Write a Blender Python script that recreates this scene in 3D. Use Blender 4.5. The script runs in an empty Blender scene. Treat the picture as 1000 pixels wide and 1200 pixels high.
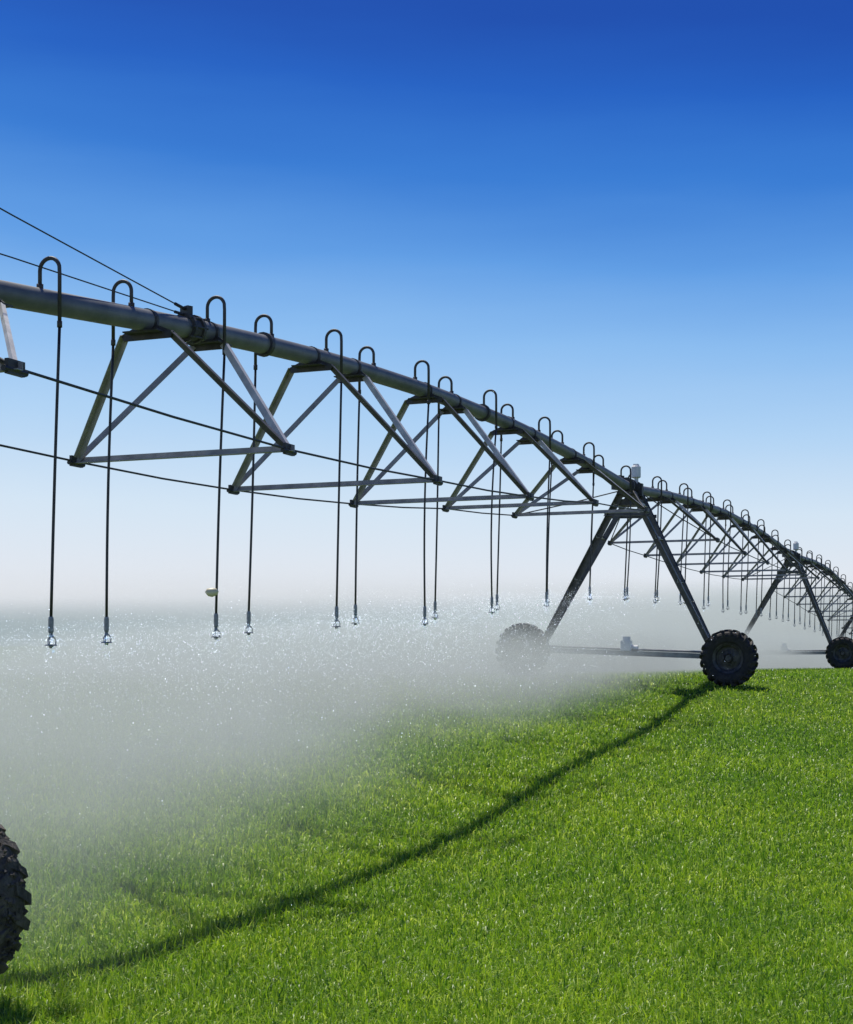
import bpy, math, random
import numpy as np
from mathutils import Vector, Matrix
random.seed(7); rng=np.random.default_rng(7)
scene=bpy.context.scene
col=scene.collection
C=2.2; D1=29.66
U=Vector((.3737,.9275,0)); Pn=Vector((.9275,-.3737,0)); Z=Vector((0,0,1))
def base(D): return Vector((11.949*D-7.89,D1*D,0))
PZ=np.array([(.25,2.35),(.31,2.5),(.386,2.77),(.421,2.88),(.467,3.04),(.514,3.18),(.578,3.33),(.66,3.45),(.7686,3.50),(.86,3.45),(.921,3.38),(1,3.27),
 (1.07,3.41),(1.148,3.53),(1.31,3.66),(1.45,3.60),(1.57,3.45),(1.69,3.27),(1.85,3.37),(2.0,3.28),(2.15,2.95),(2.38,2.3),(2.7,2.2),(3.07,1.6)])
def pz(D):
    s=0
    for o in (-.02,0,.02): s+=np.interp(D+o,PZ[:,0],PZ[:,1])
    return float(s/3)+C
def pp(D,q=0,dz=0): 
    v=base(D)+Pn*q; v.z=pz(D)+dz; return v
NZ=np.array([(.40,.10),(.49,.2),(.573,.35),(.66,.46),(.8,.8),(.88,.98),(1.0,1.15),(1.2,1.2),(1.69,1.1),(2.38,.4),(3,.0)])
def nz(D): return float(np.interp(D,NZ[:,0],NZ[:,1]))+C
# ---------- terrain ----------
near=[(-10,-1.86),(6,-1.90),(9,-1.99),(10.8,-2.04),(13.4,-1.92),(16,-1.74),(24,-1.12),(27,-.86),(29,-.53)]
GL=np.array(near+[(31,-.43),(50,-.42),(75,-.1),(110,.55),(200,.7),(400,1.0),(4000,1.0)])
GR=np.array(near+[(31,-.44),(50,-.53),(75,-1.5),(110,-2.4),(200,-3),(400,-2.0),(4000,1.0)])
def ground(x,y):
    x=np.asarray(x,float); y=np.asarray(y,float)
    def g(T):
        s=0
        for o in (-2,-1,0,1,2): s=s+np.interp(y+o*.7,T[:,0],T[:,1])
        return s/5
    q=(x+7.89)*.9275-y*.3737
    w=np.clip((q+14)/12,0,1); w=w*w*(3-2*w)
    h=g(GL)*(1-w)+g(GR)*w
    k=np.clip((36-y)/16,.15,1)
    h=h+(.025*np.sin(x*.9+.5*np.sin(y*.35))+.02*np.sin(y*.7+x*.3))*k
    h=h+.13*np.exp(-((x+3.3)**2+(y-7.9)**2)/1.6)
    return h+C
def gz(v): return float(ground(v.x,v.y))
# ---------- materials ----------
def newmat(name):
    m=bpy.data.materials.new(name); m.use_nodes=True
    nt=m.node_tree; return m,nt,nt.nodes['Principled BSDF']
def steel(name,c1,c2,rough=.5,metal=.4,scale=6,lo=.35,hi=.65,bump=.15,bd=.01):
    m,nt,b=newmat(name)
    tc=nt.nodes.new('ShaderNodeTexCoord'); n=nt.nodes.new('ShaderNodeTexNoise')
    n.inputs['Scale'].default_value=scale; n.inputs['Detail'].default_value=8; n.inputs['Roughness'].default_value=.65
    r=nt.nodes.new('ShaderNodeValToRGB'); r.color_ramp.elements[0].position=lo; r.color_ramp.elements[1].position=hi
    r.color_ramp.elements[0].color=(*c1,1); r.color_ramp.elements[1].color=(*c2,1)
    nt.links.new(tc.outputs['Object'],n.inputs['Vector']); nt.links.new(n.outputs['Fac'],r.inputs['Fac'])
    nt.links.new(r.outputs['Color'],b.inputs['Base Color'])
    b.inputs['Metallic'].default_value=metal; b.inputs['Roughness'].default_value=rough
    bp=nt.nodes.new('ShaderNodeBump'); bp.inputs['Strength'].default_value=bump; bp.inputs['Distance'].default_value=bd
    nt.links.new(n.outputs['Fac'],bp.inputs['Height']); nt.links.new(bp.outputs['Normal'],b.inputs['Normal'])
    return m
M_pipe=steel('galvanised_pipe',(.09,.098,.102),(.19,.198,.20),.55,.15,3,.3,.7)
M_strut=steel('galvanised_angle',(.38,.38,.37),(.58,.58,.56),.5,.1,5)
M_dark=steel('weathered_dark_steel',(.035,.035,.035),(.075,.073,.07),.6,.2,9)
M_leg=steel('weathered_leg_shaded_strut_steel',(.06,.06,.058),(.13,.128,.122),.55,.2,5)
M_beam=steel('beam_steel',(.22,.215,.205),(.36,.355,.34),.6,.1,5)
M_hose=steel('black_hose',(.018,.018,.02),(.035,.035,.038),.5,0,12)
M_mud=steel('muddy_tyre_rubber',(.016,.015,.014),(.17,.145,.115),.8,0,7,.36,.70,1.0,.06)
M_rub=steel('tyre_rubber',(.010,.010,.010),(.045,.040,.034),.75,0,9,.4,.8,.6,.03)
M_rim=steel('dusty_rim',(.03,.03,.03),(.12,.115,.105),.55,.2,9)
M_box=steel('grey_plastic',(.62,.63,.62),(.76,.76,.74),.5,0,5)
M_cream=steel('cream_plastic',(.62,.55,.33),(.72,.66,.45),.5,0,9)
M_noz=steel('sprinkler_plastic',(.16,.17,.18),(.34,.36,.37),.35,0,30)
m=bpy.data.materials.new('water_droplet'); m.use_nodes=True; nt=m.node_tree; nt.nodes.remove(nt.nodes['Principled BSDF'])
df=nt.nodes.new('ShaderNodeBsdfDiffuse'); df.inputs['Color'].default_value=(.80,.81,.82,1)
tr=nt.nodes.new('ShaderNodeBsdfTranslucent'); tr.inputs['Color'].default_value=(.80,.81,.82,1)
ms=nt.nodes.new('ShaderNodeAddShader')
nt.links.new(df.outputs[0],ms.inputs[0]); nt.links.new(tr.outputs[0],ms.inputs[1])
nt.links.new(ms.outputs[0],nt.nodes['Material Output'].inputs['Surface'])
M_drop=m
def grass_mat(name,blade):
    m,nt,b=newmat(name); L=nt.links
    tc=nt.nodes.new('ShaderNodeTexCoord')
    n=nt.nodes.new('ShaderNodeTexNoise'); n.inputs['Scale'].default_value=.35; n.inputs['Detail'].default_value=6
    L.new(tc.outputs['Object'],n.inputs['Vector'])
    r=nt.nodes.new('ShaderNodeValToRGB'); e=r.color_ramp.elements
    e[0].position=.3; e[1].position=.72
    if blade: e[0].color=(.215,.385,.016,1); e[1].color=(.42,.575,.024,1)
    else: e[0].color=(.045,.10,.010,1); e[1].color=(.085,.145,.013,1)
    L.new(n.outputs['Fac'],r.inputs['Fac']); c=r.outputs['Color']
    if blade:
        a=nt.nodes.new('ShaderNodeAttribute'); a.attribute_name='rnd'
        r2=nt.nodes.new('ShaderNodeValToRGB'); e=r2.color_ramp.elements
        e[0].position=0; e[0].color=(.22,.40,.5,1); e[1].position=1; e[1].color=(2.1,1.65,7,1)
        x=e.new(.45); x.color=(.82,.92,1,1); x=e.new(.88); x.color=(1.12,1.08,1.1,1)
        L.new(a.outputs['Fac'],r2.inputs['Fac'])
        mx=nt.nodes.new('ShaderNodeMix'); mx.data_type='RGBA'; mx.blend_type='MULTIPLY'; mx.inputs[0].default_value=1
        L.new(c,mx.inputs[6]); L.new(r2.outputs['Color'],mx.inputs[7]); c=mx.outputs[2]
        tr=nt.nodes.new('ShaderNodeBsdfTranslucent'); L.new(c,tr.inputs['Color'])
        ms=nt.nodes.new('ShaderNodeMixShader'); ms.inputs[0].default_value=.5
        L.new(b.outputs[0],ms.inputs[1]); L.new(tr.outputs[0],ms.inputs[2])
        L.new(ms.outputs[0],nt.nodes['Material Output'].inputs['Surface'])
        b.inputs['Roughness'].default_value=.40; b.inputs['Specular IOR Level'].default_value=.45
    else:
        b.inputs['Roughness'].default_value=.9; b.inputs['Specular IOR Level'].default_value=.1
        n2=nt.nodes.new('ShaderNodeTexNoise'); n2.inputs['Scale'].default_value=9; n2.inputs['Detail'].default_value=6
        L.new(tc.outputs['Object'],n2.inputs['Vector'])
        bp=nt.nodes.new('ShaderNodeBump'); bp.inputs['Strength'].default_value=.8; bp.inputs['Distance'].default_value=.08
        L.new(n2.outputs['Fac'],bp.inputs['Height']); L.new(bp.outputs['Normal'],b.inputs['Normal'])
    L.new(c,b.inputs['Base Color'])
    return m
M_grass=grass_mat('grass_blade',True); M_ground=grass_mat('field_soil',False)
# ---------- mesh helpers ----------
class MB:
    def __init__(s): s.v=[]; s.f=[]
    def add(s,vs,fs):
        o=len(s.v); s.v+= [Vector(v) for v in vs]; s.f+=[tuple(i+o for i in f) for f in fs]
    def tube(s,pts,r,n=10,cap=True):
        pts=[Vector(p) for p in pts]; rr=r if isinstance(r,(list,tuple)) else [r]*len(pts)
        t0=(pts[1]-pts[0]).normalized()
        a=t0.orthogonal().normalized(); 
        vs=[]; 
        for i,p in enumerate(pts):
            t=(pts[min(i+1,len(pts)-1)]-pts[max(i-1,0)]).normalized()
            a=(a-t*a.dot(t)).normalized(); bb=t.cross(a)
            for k in range(n):
                an=2*math.pi*k/n; vs.append(p+(a*math.cos(an)+bb*math.sin(an))*rr[i])
        fs=[]
        for i in range(len(pts)-1):
            for k in range(n):
                k2=(k+1)%n; fs.append((i*n+k,i*n+k2,(i+1)*n+k2,(i+1)*n+k))
        if cap:
            fs.append(tuple(range(n))[::-1]); fs.append(tuple((len(pts)-1)*n+k for k in range(n)))
        s.add(vs,fs)
    def prism(s,a,b_,prof,up=Z):
        a=Vector(a); b_=Vector(b_); t=(b_-a).normalized()
        x=t.cross(up)
        if x.length<1e-3: x=t.orthogonal()
        x.normalize(); y=x.cross(t).normalized(); n=len(prof)
        vs=[a+x*p[0]+y*p[1] for p in prof]+[b_+x*p[0]+y*p[1] for p in prof]
        fs=[(k,(k+1)%n,n+(k+1)%n,n+k) for k in range(n)]+[tuple(range(n))[::-1],tuple(range(n,2*n))]
        s.add(vs,fs)
    def box(s,a,b_,w,h,up=Z): s.prism(a,b_,[(-w/2,-h/2),(w/2,-h/2),(w/2,h/2),(-w/2,h/2)],up)
    def angle(s,a,b_,w,up=Z,t=.008,fx=1,fy=1):
        pr=[(0,0),(w,0),(w,t),(t,t),(t,w),(0,w)]
        pr=[((x-w/3)*fx,(y-w/3)*fy) for x,y in pr]
        if fx*fy<0: pr=pr[::-1]
        s.prism(a,b_,pr,up)
def empty(name,loc,label,cat,group=None):
    o=bpy.data.objects.new(name,None); o.location=loc; o.empty_display_size=.3; col.objects.link(o)
    o['label']=label; o['category']=cat
    if group:o['group']=group
    return o
def part(name,mb,mat,parent=None,smooth=False,origin=None):
    me=bpy.data.meshes.new(name)
    vs=mb.v
    c=origin if origin is not None else sum(vs,Vector())/len(vs)
    me.from_pydata([v-c for v in vs],[],mb.f); me.validate(); me.update()
    if smooth:
        me.polygons.foreach_set('use_smooth',[len(p.vertices)<=4 for p in me.polygons])
    me.materials.append(mat)
    o=bpy.data.objects.new(name,me); col.objects.link(o)
    if parent:
        o.parent=parent
        w=Vector(parent.get('wloc',parent.location)); o.location=c-w
    else: o.location=c
    o['wloc']=tuple(c)
    return o
# ---------- wheels ----------
def make_wheel(parent,cen,rot=0.,muddy=False):
    hub=empty('wheel',cen,'','')
    for k in ('label','category'): del hub[k]
    hub.parent=parent; hub.location=cen-Vector(parent['wloc']); hub['wloc']=tuple(cen)
    def pt(r,an,w): return cen+(Pn*math.cos(an+rot)+Z*math.sin(an+rot))*r+U*w
    N=96; mb=MB()
    b_=.004 if muddy else -.016
    prof=[(.29,-.11),(.33,-.135),(.41,-.15),(.47+b_,-.145),(.505+b_,-.125),(.522+b_,-.07),(.527+b_,0),(.522+b_,.07),(.505+b_,.125),(.47+b_,.145),(.41,.15),(.33,.135),(.29,.11)]
    vs=[]
    for i in range(N):
        for r,w in prof:
            jit=random.uniform(-.006,.012) if (r>.4 and muddy) else 0
            vs.append(pt(r+jit,2*math.pi*i/N,w+(random.uniform(-.005,.005) if muddy else 0)))
    n=len(prof); fs=[]
    for i in range(N):
        j=(i+1)%N
        for k in range(n):
            k2=(k+1)%n; fs.append((i*n+k,j*n+k,j*n+k2,i*n+k2))
    mb.add(vs,fs)
    nl=23 if muddy else 20
    for i in range(nl):
        for sd in (-1,1):
            jt=.014 if muddy else .003
            a0=2*math.pi*(i+(.5 if sd>0 else 0))/nl+random.uniform(-jt,jt)
            ot=.549 if muddy else .556
            sec=[(.505,.01*sd,0.0,ot),(.50,.08*sd,-.06,ot),(.485,.142*sd,-.13,ot-.016),(.42,.150*sd,-.155,.448)]
            ring=[]
            hw0=(.062 if muddy else .050)+random.uniform(-.010,.012)*(1 if muddy else .2)
            for (ri,w,da,ro) in sec:
                hw=hw0+random.uniform(-.012,.012)*(1 if muddy else .2); ro=ro+random.uniform(-.014,.006)*(1 if muddy else .2)
                wo=w if abs(w)<.14 else w*1.06
                ring.append([pt(ri,a0+da-hw,w),pt(ri,a0+da+hw,w),pt(ro,a0+da+hw*.8,wo),pt(ro,a0+da-hw*.8,wo)])
            vs=[p for rg in ring for p in rg]; fs=[]
            for a in range(3):
                for k in range(4):
                    k2=(k+1)%4; fs.append((a*4+k,a*4+k2,(a+1)*4+k2,(a+1)*4+k))
            fs+= [(3,2,1,0),(12,13,14,15)]
            mb.add(vs,fs)
    for i in range(900 if muddy else 30):
        a=random.uniform(0,2*math.pi); w=random.uniform(-.155,.155); r=.537-.04*(abs(w)/.14)**3+b_-random.uniform(0,.06)*(abs(w)>.13); s=random.uniform(.006,.022)
        c_=pt(r,a,w); vs=[]
        for dv in ((1,0,0),(-1,0,0),(0,1,0),(0,-1,0),(0,0,1),(0,0,-1)):
            vs.append(c_+Vector(dv)*s*random.uniform(.6,1.3))
        mb.add(vs,[(0,2,4),(2,1,4),(1,3,4),(3,0,4),(2,0,5),(1,2,5),(3,1,5),(0,3,5)])
    part('tyre',mb,M_mud if muddy else M_rub,hub,origin=cen)
    mb=MB()
    prof=[(.0,-.02),(.07,-.02),(.085,-.05),(.09,-.02),(.20,.03),(.235,.01),(.25,-.08),(.295,-.12),(.30,-.10),(.30,.10),(.295,.12),(.26,.09),(.235,.03),(.09,.0),(0,.0)]
    n=len(prof); vs=[pt(r,2*math.pi*i/40,w) for i in range(40) for r,w in prof]; fs=[]
    for i in range(40):
        j=(i+1)%40
        for k in range(n-1): fs.append((i*n+k,j*n+k,j*n+k+1,i*n+k+1))
    mb.add(vs,fs)
    for i in range(8):
        a=2*math.pi*i/8
        mb.tube([pt(.13,a,-.045),pt(.13,a,.02)],.013,6)
    mb.tube([pt(0,0,-.10),pt(0,0,.12)],.055,14)
    part('rim',mb,M_rim,hub,origin=cen)
    return hub
# ---------- towers ----------
def tower(D,half=2.08,ush=0.,qsh=-.09,mast=False,label='',sink=.015):
    b0=base(D)+U*ush+Pn*qsh
    wl=b0-Pn*half; wr=b0+Pn*half
    for w in (wl,wr): w.z=gz(w-U*.26)+.555-sink
    b0.z=gz(b0)
    T=empty('irrigation_tower',b0,label,'irrigation tower','drive towers of the irrigation machine'); T['wloc']=tuple(b0)
    make_wheel(T,wl-U*.26,.1,mast); make_wheel(T,wr-U*.26,.3,mast)
    mb=MB(); a=wl+Pn*.02; c=wr-Pn*.02
    mb.box(a+Z*.02,c+Z*.02,.10,.10)
    for e in (a,c): mb.box(e-U*.14+Z*0,e+U*.10,.2,.2)
    part('base_beam',mb,M_beam,T)
    mb=MB(); mid=(wl+wr)/2
    mb.box(mid-Pn*.10+Z*.17,mid+Pn*.10+Z*.17,.16,.2); mb.tube([mid-Pn*.02+Z*.13+U*.05,mid+Pn*.22+Z*.12+U*.05],.06,14)
    mb.box(mid-Pn*.06+Z*.31,mid+Pn*.07+Z*.31,.1,.08)
    part('drive_motor',mb,M_box,T)
    mb=MB(); mb.tube([wl+Z*.10,wr+Z*.10],.022,8); part('drive_shaft',mb,M_beam,T)
    tops={}
    for sd,w in ((-1,wl),(1,wr)):
        for fa in (-1,1):
            top=base(D)+U*.32*fa+Pn*.13*sd; top.z=pz(D)-.12
            bot=w-Pn*.30*sd+U*.05*fa; bot.z=w.z+.06
            tops[(sd,fa)]=(top,bot)
            mb=MB(); mb.angle(bot,top,.115,up=U,t=.014,fx=sd,fy=fa)
            mb.box(bot-Z*.08,bot+Z*.18,.16,.03,up=U)
            part('leg',mb,M_leg,T)
        for i,f in enumerate((.45,.72,.93)):
            A=tops[(sd,-1)][1].lerp(tops[(sd,-1)][0],f); B=tops[(sd,1)][1].lerp(tops[(sd,1)][0],f)
            mb=MB(); mb.angle(A,B,.06); part('cross_brace',mb,M_strut,T)
    for fa in (-1,1):
        A=tops[(-1,fa)][1].lerp(tops[(-1,fa)][0],.86); B=tops[(1,fa)][1].lerp(tops[(1,fa)][0],.86)
        mb=MB(); mb.angle(A-Pn*.1,B+Pn*.1,.07); part('cross_brace',mb,M_leg,T)
    h=base(D); h.z=pz(D)
    mb=MB()
    mb.box(h-U*.45-Z*.14,h+U*.45-Z*.14,.34,.05)
    for o in (-.36,-.12,.12,.36): mb.tube([h+U*(o-.02),h+U*(o+.02)],.17,18)
    mb.tube([h-U*.13,h+U*.13],.13,16); mb.box(h-Pn*.24-Z*.05,h+Pn*.24-Z*.05,.12,.25)
    mb.box(h-Pn*.2-Z*.3,h+Pn*.2-Z*.3,.5,.12)
    part('pipe_coupling',mb,M_dark,T)
    mb=MB(); c0=h+U*.1+Pn*.08
    mb.tube([c0+Z*.06,c0+Z*.2],.035,8); mb.tube([c0+Z*.2,c0+Z*.22,c0+Z*.42,c0+Z*.45],[.07,.095,.095,.07],16)
    mb.box(c0-Pn*.05+Z*.46,c0+Pn*.05+Z*.46,.08,.04)
    part('control_box',mb,M_box,T)
    mb=MB(); c1=h-U*.25-Pn*.2
    mb.box(c1-Z*.05,c1+Z*.22,.16,.2); part('junction_box',mb,M_dark,T)
    mb=MB(); A,B=tops[(1,1)]
    pts=[A.lerp(B,k/6)+Pn*.05+U*.03 for k in range(7)]
    mb.tube(pts,.012,6); part('power_cable',mb,M_hose,T)
    if mast:
        mb=MB(); mb.box(h,h+Z*1.25,.1,.1); mb.angle(h+U*.5,h+Z*1.1,.05); part('mast',mb,M_strut,T)
    return T
tower(.31,half=2.08,ush=-.18,qsh=-.28,mast=True,sink=-.01,label='steel irrigation tower with muddy lugged tyres in misty grass')
tower(1.0,label='steel A-frame irrigation tower, one lugged tyre veiled by mist')
tower(1.69,half=1.95,qsh=-.3,label='steel A-frame irrigation tower at the crest of the field')
tower(2.38,label='steel A-frame irrigation tower beyond the field crest')
# ---------- spans ----------
def span(Da,Db,stations,drops,label,qs=None,nseg=40):
    o=base(Da); o.z=gz(o)
    S=empty('irrigation_span',o,label,'irrigation pipe','arched pipe spans of the irrigation machine'); S['wloc']=tuple(o)
    ds=np.linspace(Da+.004,Db-.004,nseg)
    mb=MB(); mb.tube([pp(d) for d in ds],.098,24)
    part('water_pipe',mb,M_pipe,S,smooth=True)
    ends=[]
    e=.54/31.98
    sw=.062 if qs else .05
    for i_,(Ds,dr) in enumerate(zip(stations,drops)):
        q=qs[i_] if qs else 1.18
        first=bool(qs) and i_==0
        Lp=pp(Ds,-q,-dr); Rp=pp(Ds,q,-dr); Rp.z=Lp.z
        mb=MB(); mb.angle(Lp-Pn*.05,Rp+Pn*.05,.06 if qs else .048); part('spreader_bar',mb,M_beam,S)
        for sg in (-1,1):
            Db_=Ds+sg*e
            if first and sg>0: Db_=Ds+.033
            c=pp(Db_)
            mb=MB()
            hw=.27 if sg<0 else .20
            mb.prism(c-U*.012,c+U*.012,[(-.11,.03),(-.11,-.05),(-hw,-.115),(-hw*.9,-.17),(hw*.9,-.17),(hw,-.115),(.11,-.05),(.11,.03)],up=Z)
            mb.box(c-U*.13-Z*.115,c+U*.13-Z*.115,.36,.012)
            mb.tube([c-U*.03,c+U*.03],.106,20)
            part('mounting_bracket',mb,M_dark,S)
            for sd,P_ in ((-1,Lp),(1,Rp)):
                top=pp(Db_,sd*(hw-.03),-.12)
                mt={(1,1):M_strut,(-1,1):M_beam,(-1,-1):M_beam,(1,-1):M_leg}[(sd,sg)]  # strut tones set per side to imitate sunlit and shaded faces
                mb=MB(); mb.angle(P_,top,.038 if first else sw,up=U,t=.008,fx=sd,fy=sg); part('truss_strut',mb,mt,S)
        for P_ in (Lp,Rp):
            mb=MB(); mb.box(P_-U*.09,P_+U*.09,.03,.10); mb.tube([P_-U*.12-Z*.02,P_+U*.12-Z*.02],.022,8); part('joint_plate',mb,M_dark,S)
        ends.append((Lp,Rp))
    st=[(pp(Da+.012,-.14,-.1),pp(Da+.012,.14,-.1))]+ends+[(pp(Db-.012,-.14,-.1),pp(Db-.012,.14,-.1))]
    for a,b_ in zip(st[:-1],st[1:]):
        for k in (0,1):
            mb=MB(); mid=(a[k]+b_[k])/2-Z*.015
            mb.tube([a[k],mid,b_[k]],.0115,6); part('truss_rod',mb,M_dark,S)
    for Ds in [ (stations[i]+stations[i+1])/2 for i in range(1,len(stations)-1,2)]:
        c=pp(Ds); mb=MB(); mb.tube([c-U*.03,c+U*.03],.125,18); part('flange',mb,M_dark,S)
    return S
S1=span(.31,1.0,[.347,.468,.571,.675,.78,.885],[.74,1.2,1.4,1.4,1.2,.95],'long arched steel water pipe with triangular truss bracing',qs=[1.10,1.14,1.28,1.27,1.22,1.2])
Dc=.4735
c=pp(Dc); mb=MB(); t=(pp(Dc+.01)-pp(Dc-.01)).normalized()
mb.tube([c-t*.10,c-t*.06],.135,20); mb.tube([c-t*.05,c+t*.05],.118,20); mb.tube([c+t*.06,c+t*.10],.135,20)
for i in range(8):
    a=2*math.pi*i/8; d=(Pn*math.cos(a)+Z*math.sin(a))*.125
    mb.tube([c+d-t*.13,c+d+t*.13],.012,6)
mb.box(c+Z*.11-t*.05,c+Z*.2-t*.05,.06,.12)
part('flange',mb,M_dark,S1)
for a,b_,n in ((1.0,1.69,6),(1.69,2.38,6),(2.38,3.07,6)):
    L=b_-a; st=[a+L*(i+.85)/(n+.7) for i in range(n)]
    dr=[.9+.45*math.sin(math.pi*(i+.5)/n) for i in range(n)]
    span(a,b_,st,dr,'arched steel water pipe with truss bracing')
anchor=c+Z*.17-t*.05
m0=base(.31)
for zz,dz in ((3.56+.05,0),(2.95,-.05)):
    mt=m0.copy(); mt.z=C+zz
    mb=MB(); mb.tube([anchor+Z*dz,(anchor+mt)/2-Z*.01,mt],.0065,6)
    mb.tube([anchor+Z*dz-(anchor-mt).normalized()*.2,anchor+Z*dz],.016,6)
    o=part('support_cable',mb,M_dark); o['label']='thin dark steel stay cable tied to the pipe flange'; o['category']='cable'; o['group']='stay cables above the pipe'
# ---------- drop hoses ----------
noz=[]
D=.402; i=0
while D<2.33:
    sd=1 if i%2==0 else -1
    nr=min(abs(D-1),abs(D-1.69))
    if nr>.012:
        top=pp(D); r=.094; bz=nz(D)+rng.normal(0,.015); lean=.065+rng.normal(0,.012)
        hr=.0125 if D<1 else .014
        o0=pp(D,sd*2*r); 
        H=empty('drop_hose',Vector((o0.x,o0.y,bz)),'black drop hose with hooked steel gooseneck hanging from pipe','sprinkler hose','drop hoses hanging from the irrigation pipe'); H['wloc']=(o0.x,o0.y,bz)
        if i==2: H['label']='black drop hose with a small cream fitting near its sprinkler'
        pts=[top+Z*.08,top+Z*.235]
        for k in range(1,12):
            a=math.pi*k/12; pts.append(top+Z*(.235+r*math.sin(a))+Pn*sd*(r-r*math.cos(a)))
        pts+= [top+Pn*sd*2*r+Z*.2,top+Pn*sd*2*r-Z*.18]
        mb=MB(); mb.tube(pts,.0165,8); mb.tube([top+Z*.085,top+Z*.13],.028,8); mb.tube([pts[-1],pts[-1]-Z*.05],.021,8)
        part('gooseneck',mb,M_dark,H,smooth=True)
        a0=pts[-1]-Z*.03; b0=Vector((a0.x-lean,a0.y,bz+.17)); bow=rng.normal(0,.014)
        hp=[a0.lerp(b0,k/8)+Vector((bow*math.sin(math.pi*k/8),0,0)) for k in range(9)]
        mb=MB(); mb.tube(hp,hr,8); part('hose',mb,M_hose,H,smooth=True)
        mb=MB()
        mb.tube([b0+Z*.02,b0,b0-Z*.10,b0-Z*.115],[.018,.022,.022,.014],10)
        n0=b0-Z*.115
        mb.tube([n0,n0-Z*.03],[.014,.02],8)
        for k in range(3):
            a=2*math.pi*k/3+.4; d=Vector((math.cos(a),math.sin(a),0))
            mb.tube([n0-Z*.02+d*.018,n0-Z*.05+d*.04,n0-Z*.085+d*.035],.005,5)
        mb.tube([n0-Z*.085,n0-Z*.095],[.045,.05],14); mb.tube([n0-Z*.095,n0-Z*.115],[.02,.012],8)
        part('sprinkler_head',mb,M_noz,H)
        if i==2:
            mb=MB(); q=hp[8]+Z*.22-Vector((.035,0.03,0))
            mb.tube([q-Vector((.055,0,.01)),q-Vector((.04,0,0)),q,q+Vector((.04,0,.005)),q+Vector((.06,0,0))],[.02,.038,.045,.035,.015],12)
            x=part('pressure_regulator',mb,M_cream,H,smooth=True); x['label']='cream plastic fitting on the hose'
        noz.append((n0-Z*.07,D))
    D+=.0410; i+=1
# ---------- ground ----------
ys=np.concatenate([np.arange(-12,0,2.),np.arange(0,80,.8),np.geomspace(80,4500,60)])
xp=np.concatenate([np.arange(0,30,.8),np.geomspace(30,3500,45)]); xs=np.concatenate([-xp[::-1][:-1],xp])
X,Y=np.meshgrid(xs,ys); H_=ground(X,Y)
nx,ny=len(xs),len(ys)
verts=np.stack([X,Y,H_],-1).reshape(-1,3)
idx=np.arange(nx*ny).reshape(ny,nx)
faces=np.stack([idx[:-1,:-1],idx[:-1,1:],idx[1:,1:],idx[1:,:-1]],-1).reshape(-1,4)
me=bpy.data.meshes.new('ground'); me.from_pydata(verts.tolist(),[],faces.tolist()); me.materials.append(M_ground)
me.polygons.foreach_set('use_smooth',[True]*len(me.polygons))
g=bpy.data.objects.new('ground',me); col.objects.link(g); g['kind']='structure'; g['label']='gently rising green crop field'; g['category']='field'
# hill
m,nt,b=newmat('distant_hill'); M_hill=m
n=nt.nodes.new('ShaderNodeTexNoise'); n.inputs['Scale'].default_value=.03; n.inputs['Detail'].default_value=6
tc=nt.nodes.new('ShaderNodeTexCoord'); nt.links.new(tc.outputs['Object'],n.inputs['Vector'])
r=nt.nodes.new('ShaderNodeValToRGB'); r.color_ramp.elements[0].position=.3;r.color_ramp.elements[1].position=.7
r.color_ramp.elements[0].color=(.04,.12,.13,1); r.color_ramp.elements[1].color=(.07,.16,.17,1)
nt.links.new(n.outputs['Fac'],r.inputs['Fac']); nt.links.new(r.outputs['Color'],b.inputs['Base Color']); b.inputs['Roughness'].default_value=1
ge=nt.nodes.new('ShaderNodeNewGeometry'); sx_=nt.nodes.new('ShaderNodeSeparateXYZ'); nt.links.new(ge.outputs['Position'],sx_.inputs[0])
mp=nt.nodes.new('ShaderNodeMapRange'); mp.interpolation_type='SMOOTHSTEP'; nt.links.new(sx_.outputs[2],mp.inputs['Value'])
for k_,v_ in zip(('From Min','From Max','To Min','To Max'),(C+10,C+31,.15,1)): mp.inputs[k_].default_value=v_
tp=nt.nodes.new('ShaderNodeBsdfTransparent'); mxs=nt.nodes.new('ShaderNodeMixShader')  # haze put into the material: hill fades to transparent with height
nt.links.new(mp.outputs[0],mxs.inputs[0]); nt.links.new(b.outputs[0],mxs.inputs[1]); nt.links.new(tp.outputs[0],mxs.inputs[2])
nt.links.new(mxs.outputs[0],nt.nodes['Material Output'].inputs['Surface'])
mb=MB(); xs2=np.linspace(-900,900,181); prof=[(600,-4),(660,4),(720,18),(800,35)]
vs=[];k=len(prof)
for x in xs2:
    s=.95+.05*math.sin(x*.011+1)+.03*math.sin(x*.031)+.02*math.sin(x*.11)
    for (y,z) in prof: vs.append((x*1.2,y,C+z*s if z>0 else C+z))
fs=[(i*k+j,(i+1)*k+j,(i+1)*k+j+1,i*k+j+1) for i in range(len(xs2)-1) for j in range(k-1)]
mb.add(vs,fs); o=part('hill',mb,M_hill,smooth=True); o['kind']='structure'; o['label']='low hazy blue-green hills along the horizon'; o['category']='hill'
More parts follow.
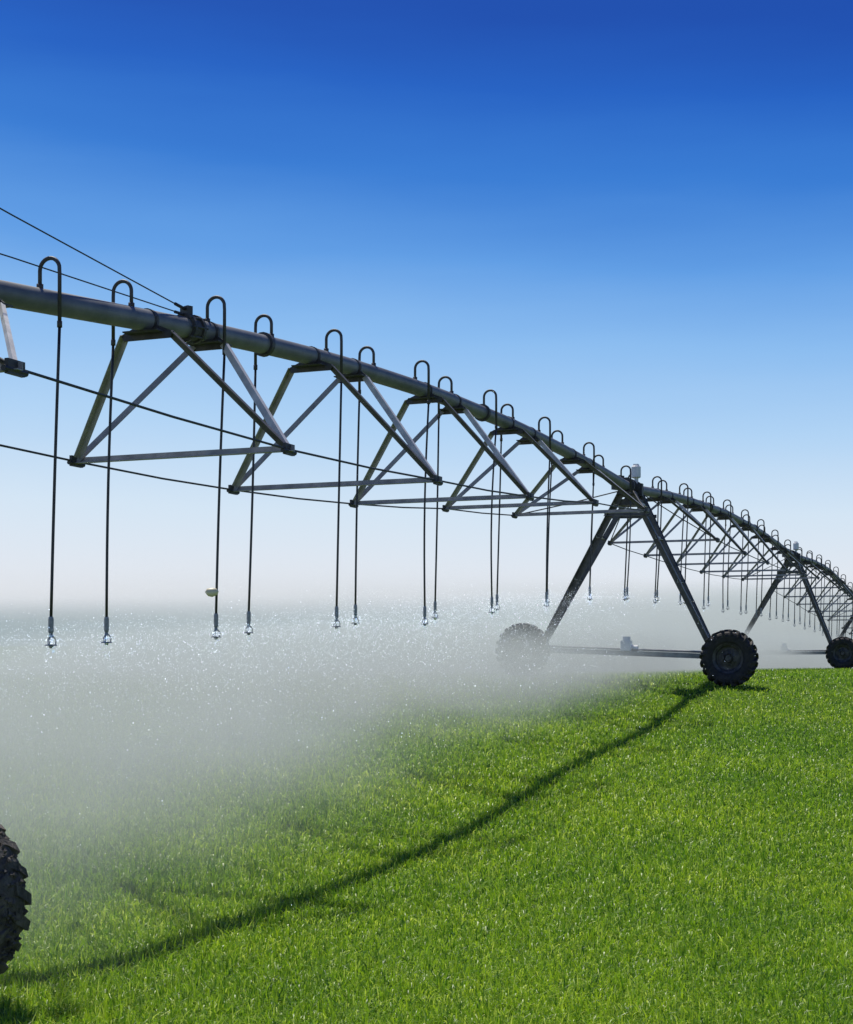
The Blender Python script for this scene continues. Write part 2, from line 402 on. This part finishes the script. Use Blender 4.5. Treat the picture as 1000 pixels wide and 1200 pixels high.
# ---------- grass blades ----------
N=740000
d=6.2*np.exp(rng.random(N)*math.log(72/6.2)); t_=rng.uniform(-.43,.45,N)
x=t_*d; y=d
z=ground(x,y)
hn=.5+.5*np.sin(x*1.7+np.sin(y*1.3)*1.5)*np.sin(y*1.1+np.sin(x*.9))
ln=rng.uniform(.05,.14,N)*(.85+.3*hn)*(1-.3*np.clip((d-14)/20,0,1))
wd=.0034*(d/10)**.6*rng.uniform(.5,1.7,N)
az=rng.uniform(0,2*np.pi,N); lean=np.abs(rng.normal(.62,.45,N))
dx,dy=np.cos(az),np.sin(az); fz=rng.uniform(0,2*np.pi,N); sx,sy=np.cos(fz),np.sin(fz)
def lvl(f,w,bend):
    hx=x+dx*ln*np.sin(lean)*f*bend; hy=y+dy*ln*np.sin(lean)*f*bend
    hz=z+ln*f*np.cos(lean*bend)
    return np.stack([hx-sx*wd*w,hy-sy*wd*w,hz],-1),np.stack([hx+sx*wd*w,hy+sy*wd*w,hz],-1)
a1,a2=lvl(0,.8,1); b1,b2=lvl(.55,1,.7); c1,_=lvl(1,0,1.7)
V=np.stack([a1,a2,b1,b2,c1],1).reshape(-1,3)
o_=np.arange(N)[:,None]*5
loops=(o_+np.array([0,1,3,2,2,3,4])[None]).reshape(-1)
me=bpy.data.meshes.new('grass'); me.vertices.add(N*5); me.vertices.foreach_set('co',V.astype(np.float32).ravel())
me.loops.add(N*7); me.loops.foreach_set('vertex_index',loops.astype(np.int32))
me.polygons.add(N*2); me.polygons.foreach_set('loop_start',(np.arange(N)[:,None]*7+np.array([0,4])[None]).ravel().astype(np.int32))
me.update(calc_edges=True)
at=me.attributes.new('rnd','FLOAT','POINT'); at.data.foreach_set('value',np.repeat(rng.random(N),5).astype(np.float32))
me.materials.append(M_grass)
o=bpy.data.objects.new('grass',me); col.objects.link(o); o['kind']='stuff'; o['label']='dense bright green young crop grass covering the field'; o['category']='grass'
# ---------- droplets ----------
P=[];Rr=[]
for (p,D) in noz:
    if D>1.3: continue
    n=170 if D<1 else 30
    for k in range(n):
        a=random.uniform(0,2*math.pi); tt=random.random()**1.7; rr=tt*4.0
        zz=.02+.10*tt-1.3*tt*tt*random.uniform(.5,1.4)
        q=p+Vector((math.cos(a)*rr,math.sin(a)*rr,zz)); P.append(q); Rr.append(random.uniform(.0016,.0040)*(.6+D*.5))
    for k in range(80 if D<1 else 25):
        a=random.uniform(0,2*math.pi); rr=abs(random.gauss(0,.036))
        q=p+Vector((math.cos(a)*rr,math.sin(a)*rr,random.gauss(.0,.07))); P.append(q); Rr.append(random.uniform(.0026,.0066)*(.6+D*.4))
for k in range(11000):
    q_=-abs(random.gauss(0,4.0))+.5; u_=random.uniform(9,32)
    v=Vector((-7.89,0,0))+U*u_+Pn*q_; v.z=gz(v)+random.uniform(.15,1)**.8*1.95; P.append(v); Rr.append(random.uniform(.0015,.0035)*(u_/18)**.6*(2.0 if random.random()<.08 else 1))
for k in range(10000):
    q_=-abs(random.gauss(0,2))+.3; D_=random.uniform(.40,.95)
    v=pp(D_,q_); v.z=nz(D_)-.42*abs(random.gauss(0,1))+.12; P.append(v); Rr.append(random.uniform(.0014,.0037)*(.6+D_*.5))
P=np.array([tuple(p) for p in P]); Rr=np.array(Rr)[:,None,None]
oc=np.array([(1,0,0),(-1,0,0),(0,1,0),(0,-1,0),(0,0,1.3),(0,0,-1.3)],float)
V=(P[:,None,:]+oc[None]*Rr).reshape(-1,3)
of=np.array([(0,2,4),(2,1,4),(1,3,4),(3,0,4),(2,0,5),(1,2,5),(3,1,5),(0,3,5)])
F=(np.arange(len(P))[:,None,None]*6+of[None]).reshape(-1,3)
me=bpy.data.meshes.new('water_droplets'); me.from_pydata(V.tolist(),[],F.tolist()); me.materials.append(M_drop)
o=bpy.data.objects.new('water_droplets',me); col.objects.link(o); o['kind']='stuff'; o['label']='fine white water droplets sprayed from the sprinkler heads'; o['category']='water spray'
# ---------- mist ----------
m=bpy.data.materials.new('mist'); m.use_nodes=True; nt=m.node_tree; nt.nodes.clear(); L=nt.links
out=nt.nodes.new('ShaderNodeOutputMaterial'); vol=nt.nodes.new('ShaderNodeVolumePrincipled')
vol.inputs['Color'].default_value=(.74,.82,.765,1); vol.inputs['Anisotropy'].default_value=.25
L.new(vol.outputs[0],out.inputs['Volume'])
tc=nt.nodes.new('ShaderNodeTexCoord'); sp=nt.nodes.new('ShaderNodeSeparateXYZ'); L.new(tc.outputs['Object'],sp.inputs[0])
def mr(src,a,b_,c_,d_,smooth=True):
    n=nt.nodes.new('ShaderNodeMapRange'); n.interpolation_type='SMOOTHSTEP' if smooth else 'LINEAR'
    L.new(src,n.inputs['Value'])
    for k,v in zip(('From Min','From Max','To Min','To Max'),(a,b_,c_,d_)): n.inputs[k].default_value=v
    return n.outputs[0]
def mul(a,b_,op='MULTIPLY'):
    n=nt.nodes.new('ShaderNodeMath'); n.operation=op
    for i_,s in enumerate((a,b_)):
        if isinstance(s,(int,float)): n.inputs[i_].default_value=s
        else: L.new(s,n.inputs[i_])
    return n.outputs[0]
qx,uy,zz=sp.outputs
far=mr(qx,-17,-9,0,1)
fq=mul(mr(qx,-.3,-2.4,0,1),far)
top=mul(mr(uy,10,45,C+.1,C+1.4,False),mr(uy,45,110,0,2.8,False),'ADD')
zr=mul(zz,top,'SUBTRACT')
fz=mr(zr,1.1,-1.7,0,1)
fu=mul(mr(uy,6,10,0,1),mr(uy,14,28,.06,.115))
fu=mul(fu,mr(uy,34,48,1,.8))
fu=mul(fu,mr(uy,95,125,1,.0))
no=nt.nodes.new('ShaderNodeTexNoise'); no.inputs['Scale'].default_value=.33; no.inputs['Detail'].default_value=5; no.inputs['Roughness'].default_value=.6
L.new(tc.outputs['Object'],no.inputs['Vector'])
fn=mr(no.outputs['Fac'],.32,.68,.35,1.65)
den1=mul(mul(fq,fz),fu)
edge=mul(mr(uy,10,20,3.0,1.4,False),mr(uy,68,88,0,-1.7,False),'ADD')
fe=mr(mul(edge,qx,'SUBTRACT'),0,3.6,0,1)
zl=mr(uy,20,33,C-.3,C+.95,False)
fl=mr(mul(zl,zz,'SUBTRACT'),.02,1.0,0,1)
den2=mul(mul(fe,fl),mul(mul(mr(uy,6.2,10.5,0,.18),far),mr(uy,23,29,1,3.6)))
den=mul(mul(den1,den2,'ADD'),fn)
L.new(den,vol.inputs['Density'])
em=mul(den,.085); L.new(em,vol.inputs['Emission Strength']); vol.inputs['Emission Color'].default_value=(.92,.97,.94,1)  # added glow stands in for light scattered repeatedly inside the mist
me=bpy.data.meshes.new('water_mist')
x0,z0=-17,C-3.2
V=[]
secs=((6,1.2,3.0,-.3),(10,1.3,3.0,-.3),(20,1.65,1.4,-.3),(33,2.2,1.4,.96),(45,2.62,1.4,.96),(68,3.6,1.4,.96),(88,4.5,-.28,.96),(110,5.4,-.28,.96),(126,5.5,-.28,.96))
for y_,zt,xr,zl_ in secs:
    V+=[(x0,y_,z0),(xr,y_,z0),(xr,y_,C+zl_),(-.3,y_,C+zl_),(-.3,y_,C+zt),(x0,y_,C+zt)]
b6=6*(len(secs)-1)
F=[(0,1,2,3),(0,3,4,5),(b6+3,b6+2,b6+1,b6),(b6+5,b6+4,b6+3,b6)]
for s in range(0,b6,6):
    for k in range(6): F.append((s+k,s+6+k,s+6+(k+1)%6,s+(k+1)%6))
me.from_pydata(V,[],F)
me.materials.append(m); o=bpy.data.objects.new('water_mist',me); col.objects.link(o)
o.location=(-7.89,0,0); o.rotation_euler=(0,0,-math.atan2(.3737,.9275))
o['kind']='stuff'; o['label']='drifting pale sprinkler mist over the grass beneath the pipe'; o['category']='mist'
# ---------- light ----------
sv=-(Pn*.395)+U*.4+Z
sd=sv.normalized()
sun=bpy.data.lights.new('sun','SUN'); sun.energy=5.0; sun.angle=math.radians(1.4); sun.color=(1,.95,.85)
so=bpy.data.objects.new('sun',sun); so.rotation_euler=sd.to_track_quat('Z','Y').to_euler(); so.location=(0,0,30); col.objects.link(so)
w=bpy.data.worlds.new('World'); scene.world=w; w.use_nodes=True; nt=w.node_tree; L=nt.links
bg=nt.nodes['Background']; sk=nt.nodes.new('ShaderNodeTexSky'); sk.sky_type='NISHITA'; sk.sun_disc=False
sk.sun_elevation=math.asin(sd.z); sk.sun_rotation=math.atan2(sd.x,sd.y); sk.air_density=1; sk.dust_density=.6; sk.ozone_density=2
def lin(c): return tuple(((v/255+.055)/1.055)**2.4 if v>10 else v/255/12.92 for v in c)
tc=nt.nodes.new('ShaderNodeTexCoord'); sp=nt.nodes.new('ShaderNodeSeparateXYZ'); L.new(tc.outputs['Generated'],sp.inputs[0])
rp=nt.nodes.new('ShaderNodeValToRGB'); e=rp.color_ramp.elements
stops=[(0,(214,217,225)),(.04,(229,232,240)),(.094,(212,229,245)),(.15,(176,211,245)),(.205,(138,188,240)),(.257,(94,157,229)),(.31,(48,121,211)),(.356,(20,93,194)),(.40,(8,73,174)),(.7,(5,50,140))]
e[0].position=0; e[0].color=(*lin(stops[0][1]),1); e[1].position=.7; e[1].color=(*lin(stops[-1][1]),1)
for p_,c_ in stops[1:-1]:
    q=e.new(p_); q.color=(*lin(c_),1)
def wm(op,a,b_):
    n=nt.nodes.new('ShaderNodeMath'); n.operation=op
    for i_,s in enumerate((a,b_)):
        if isinstance(s,(int,float)): n.inputs[i_].default_value=s
        else: L.new(s,n.inputs[i_])
    return n.outputs[0]
mpn=nt.nodes.new('ShaderNodeMapping'); mpn.inputs['Scale'].default_value=(2.2,2.2,14); mpn.inputs['Rotation'].default_value=(0,.25,0)
L.new(tc.outputs['Generated'],mpn.inputs[0])
wn=nt.nodes.new('ShaderNodeTexNoise'); wn.inputs['Scale'].default_value=1.6; wn.inputs['Detail'].default_value=5; L.new(mpn.outputs[0],wn.inputs['Vector'])
zx=wm('MULTIPLY',sp.outputs[2],wm('ADD',1.0,wm('MULTIPLY',sp.outputs[0],.22)))
wisp=wm('MULTIPLY',wm('MULTIPLY',wm('SUBTRACT',wn.outputs['Fac'],.5),-.11),sp.outputs[2])
L.new(wm('ADD',zx,wisp),rp.inputs[0])
sc=nt.nodes.new('ShaderNodeVectorMath'); sc.operation='SCALE'; sc.inputs['Scale'].default_value=1/.12; L.new(rp.outputs[0],sc.inputs[0])
mx=nt.nodes.new('ShaderNodeMix'); mx.data_type='RGBA'; mx.inputs[0].default_value=.95
L.new(sk.outputs[0],mx.inputs[6]); L.new(sc.outputs[0],mx.inputs[7]); L.new(mx.outputs[2],bg.inputs['Color']); bg.inputs['Strength'].default_value=.12
# ---------- camera ----------
cam=bpy.data.cameras.new('camera'); cam.lens=52.5; cam.sensor_width=36; cam.sensor_fit='AUTO'; cam.shift_y=166/1200; cam.clip_end=8000; cam.clip_start=.05
co=bpy.data.objects.new('camera',cam); co.location=(0,0,C); co.rotation_euler=(math.pi/2,0,0); col.objects.link(co); scene.camera=co
for o in scene.objects:
    if 'wloc' in o: del o['wloc']
vs=scene.view_settings; vs.view_transform='Standard'; vs.look='None'; vs.exposure=0
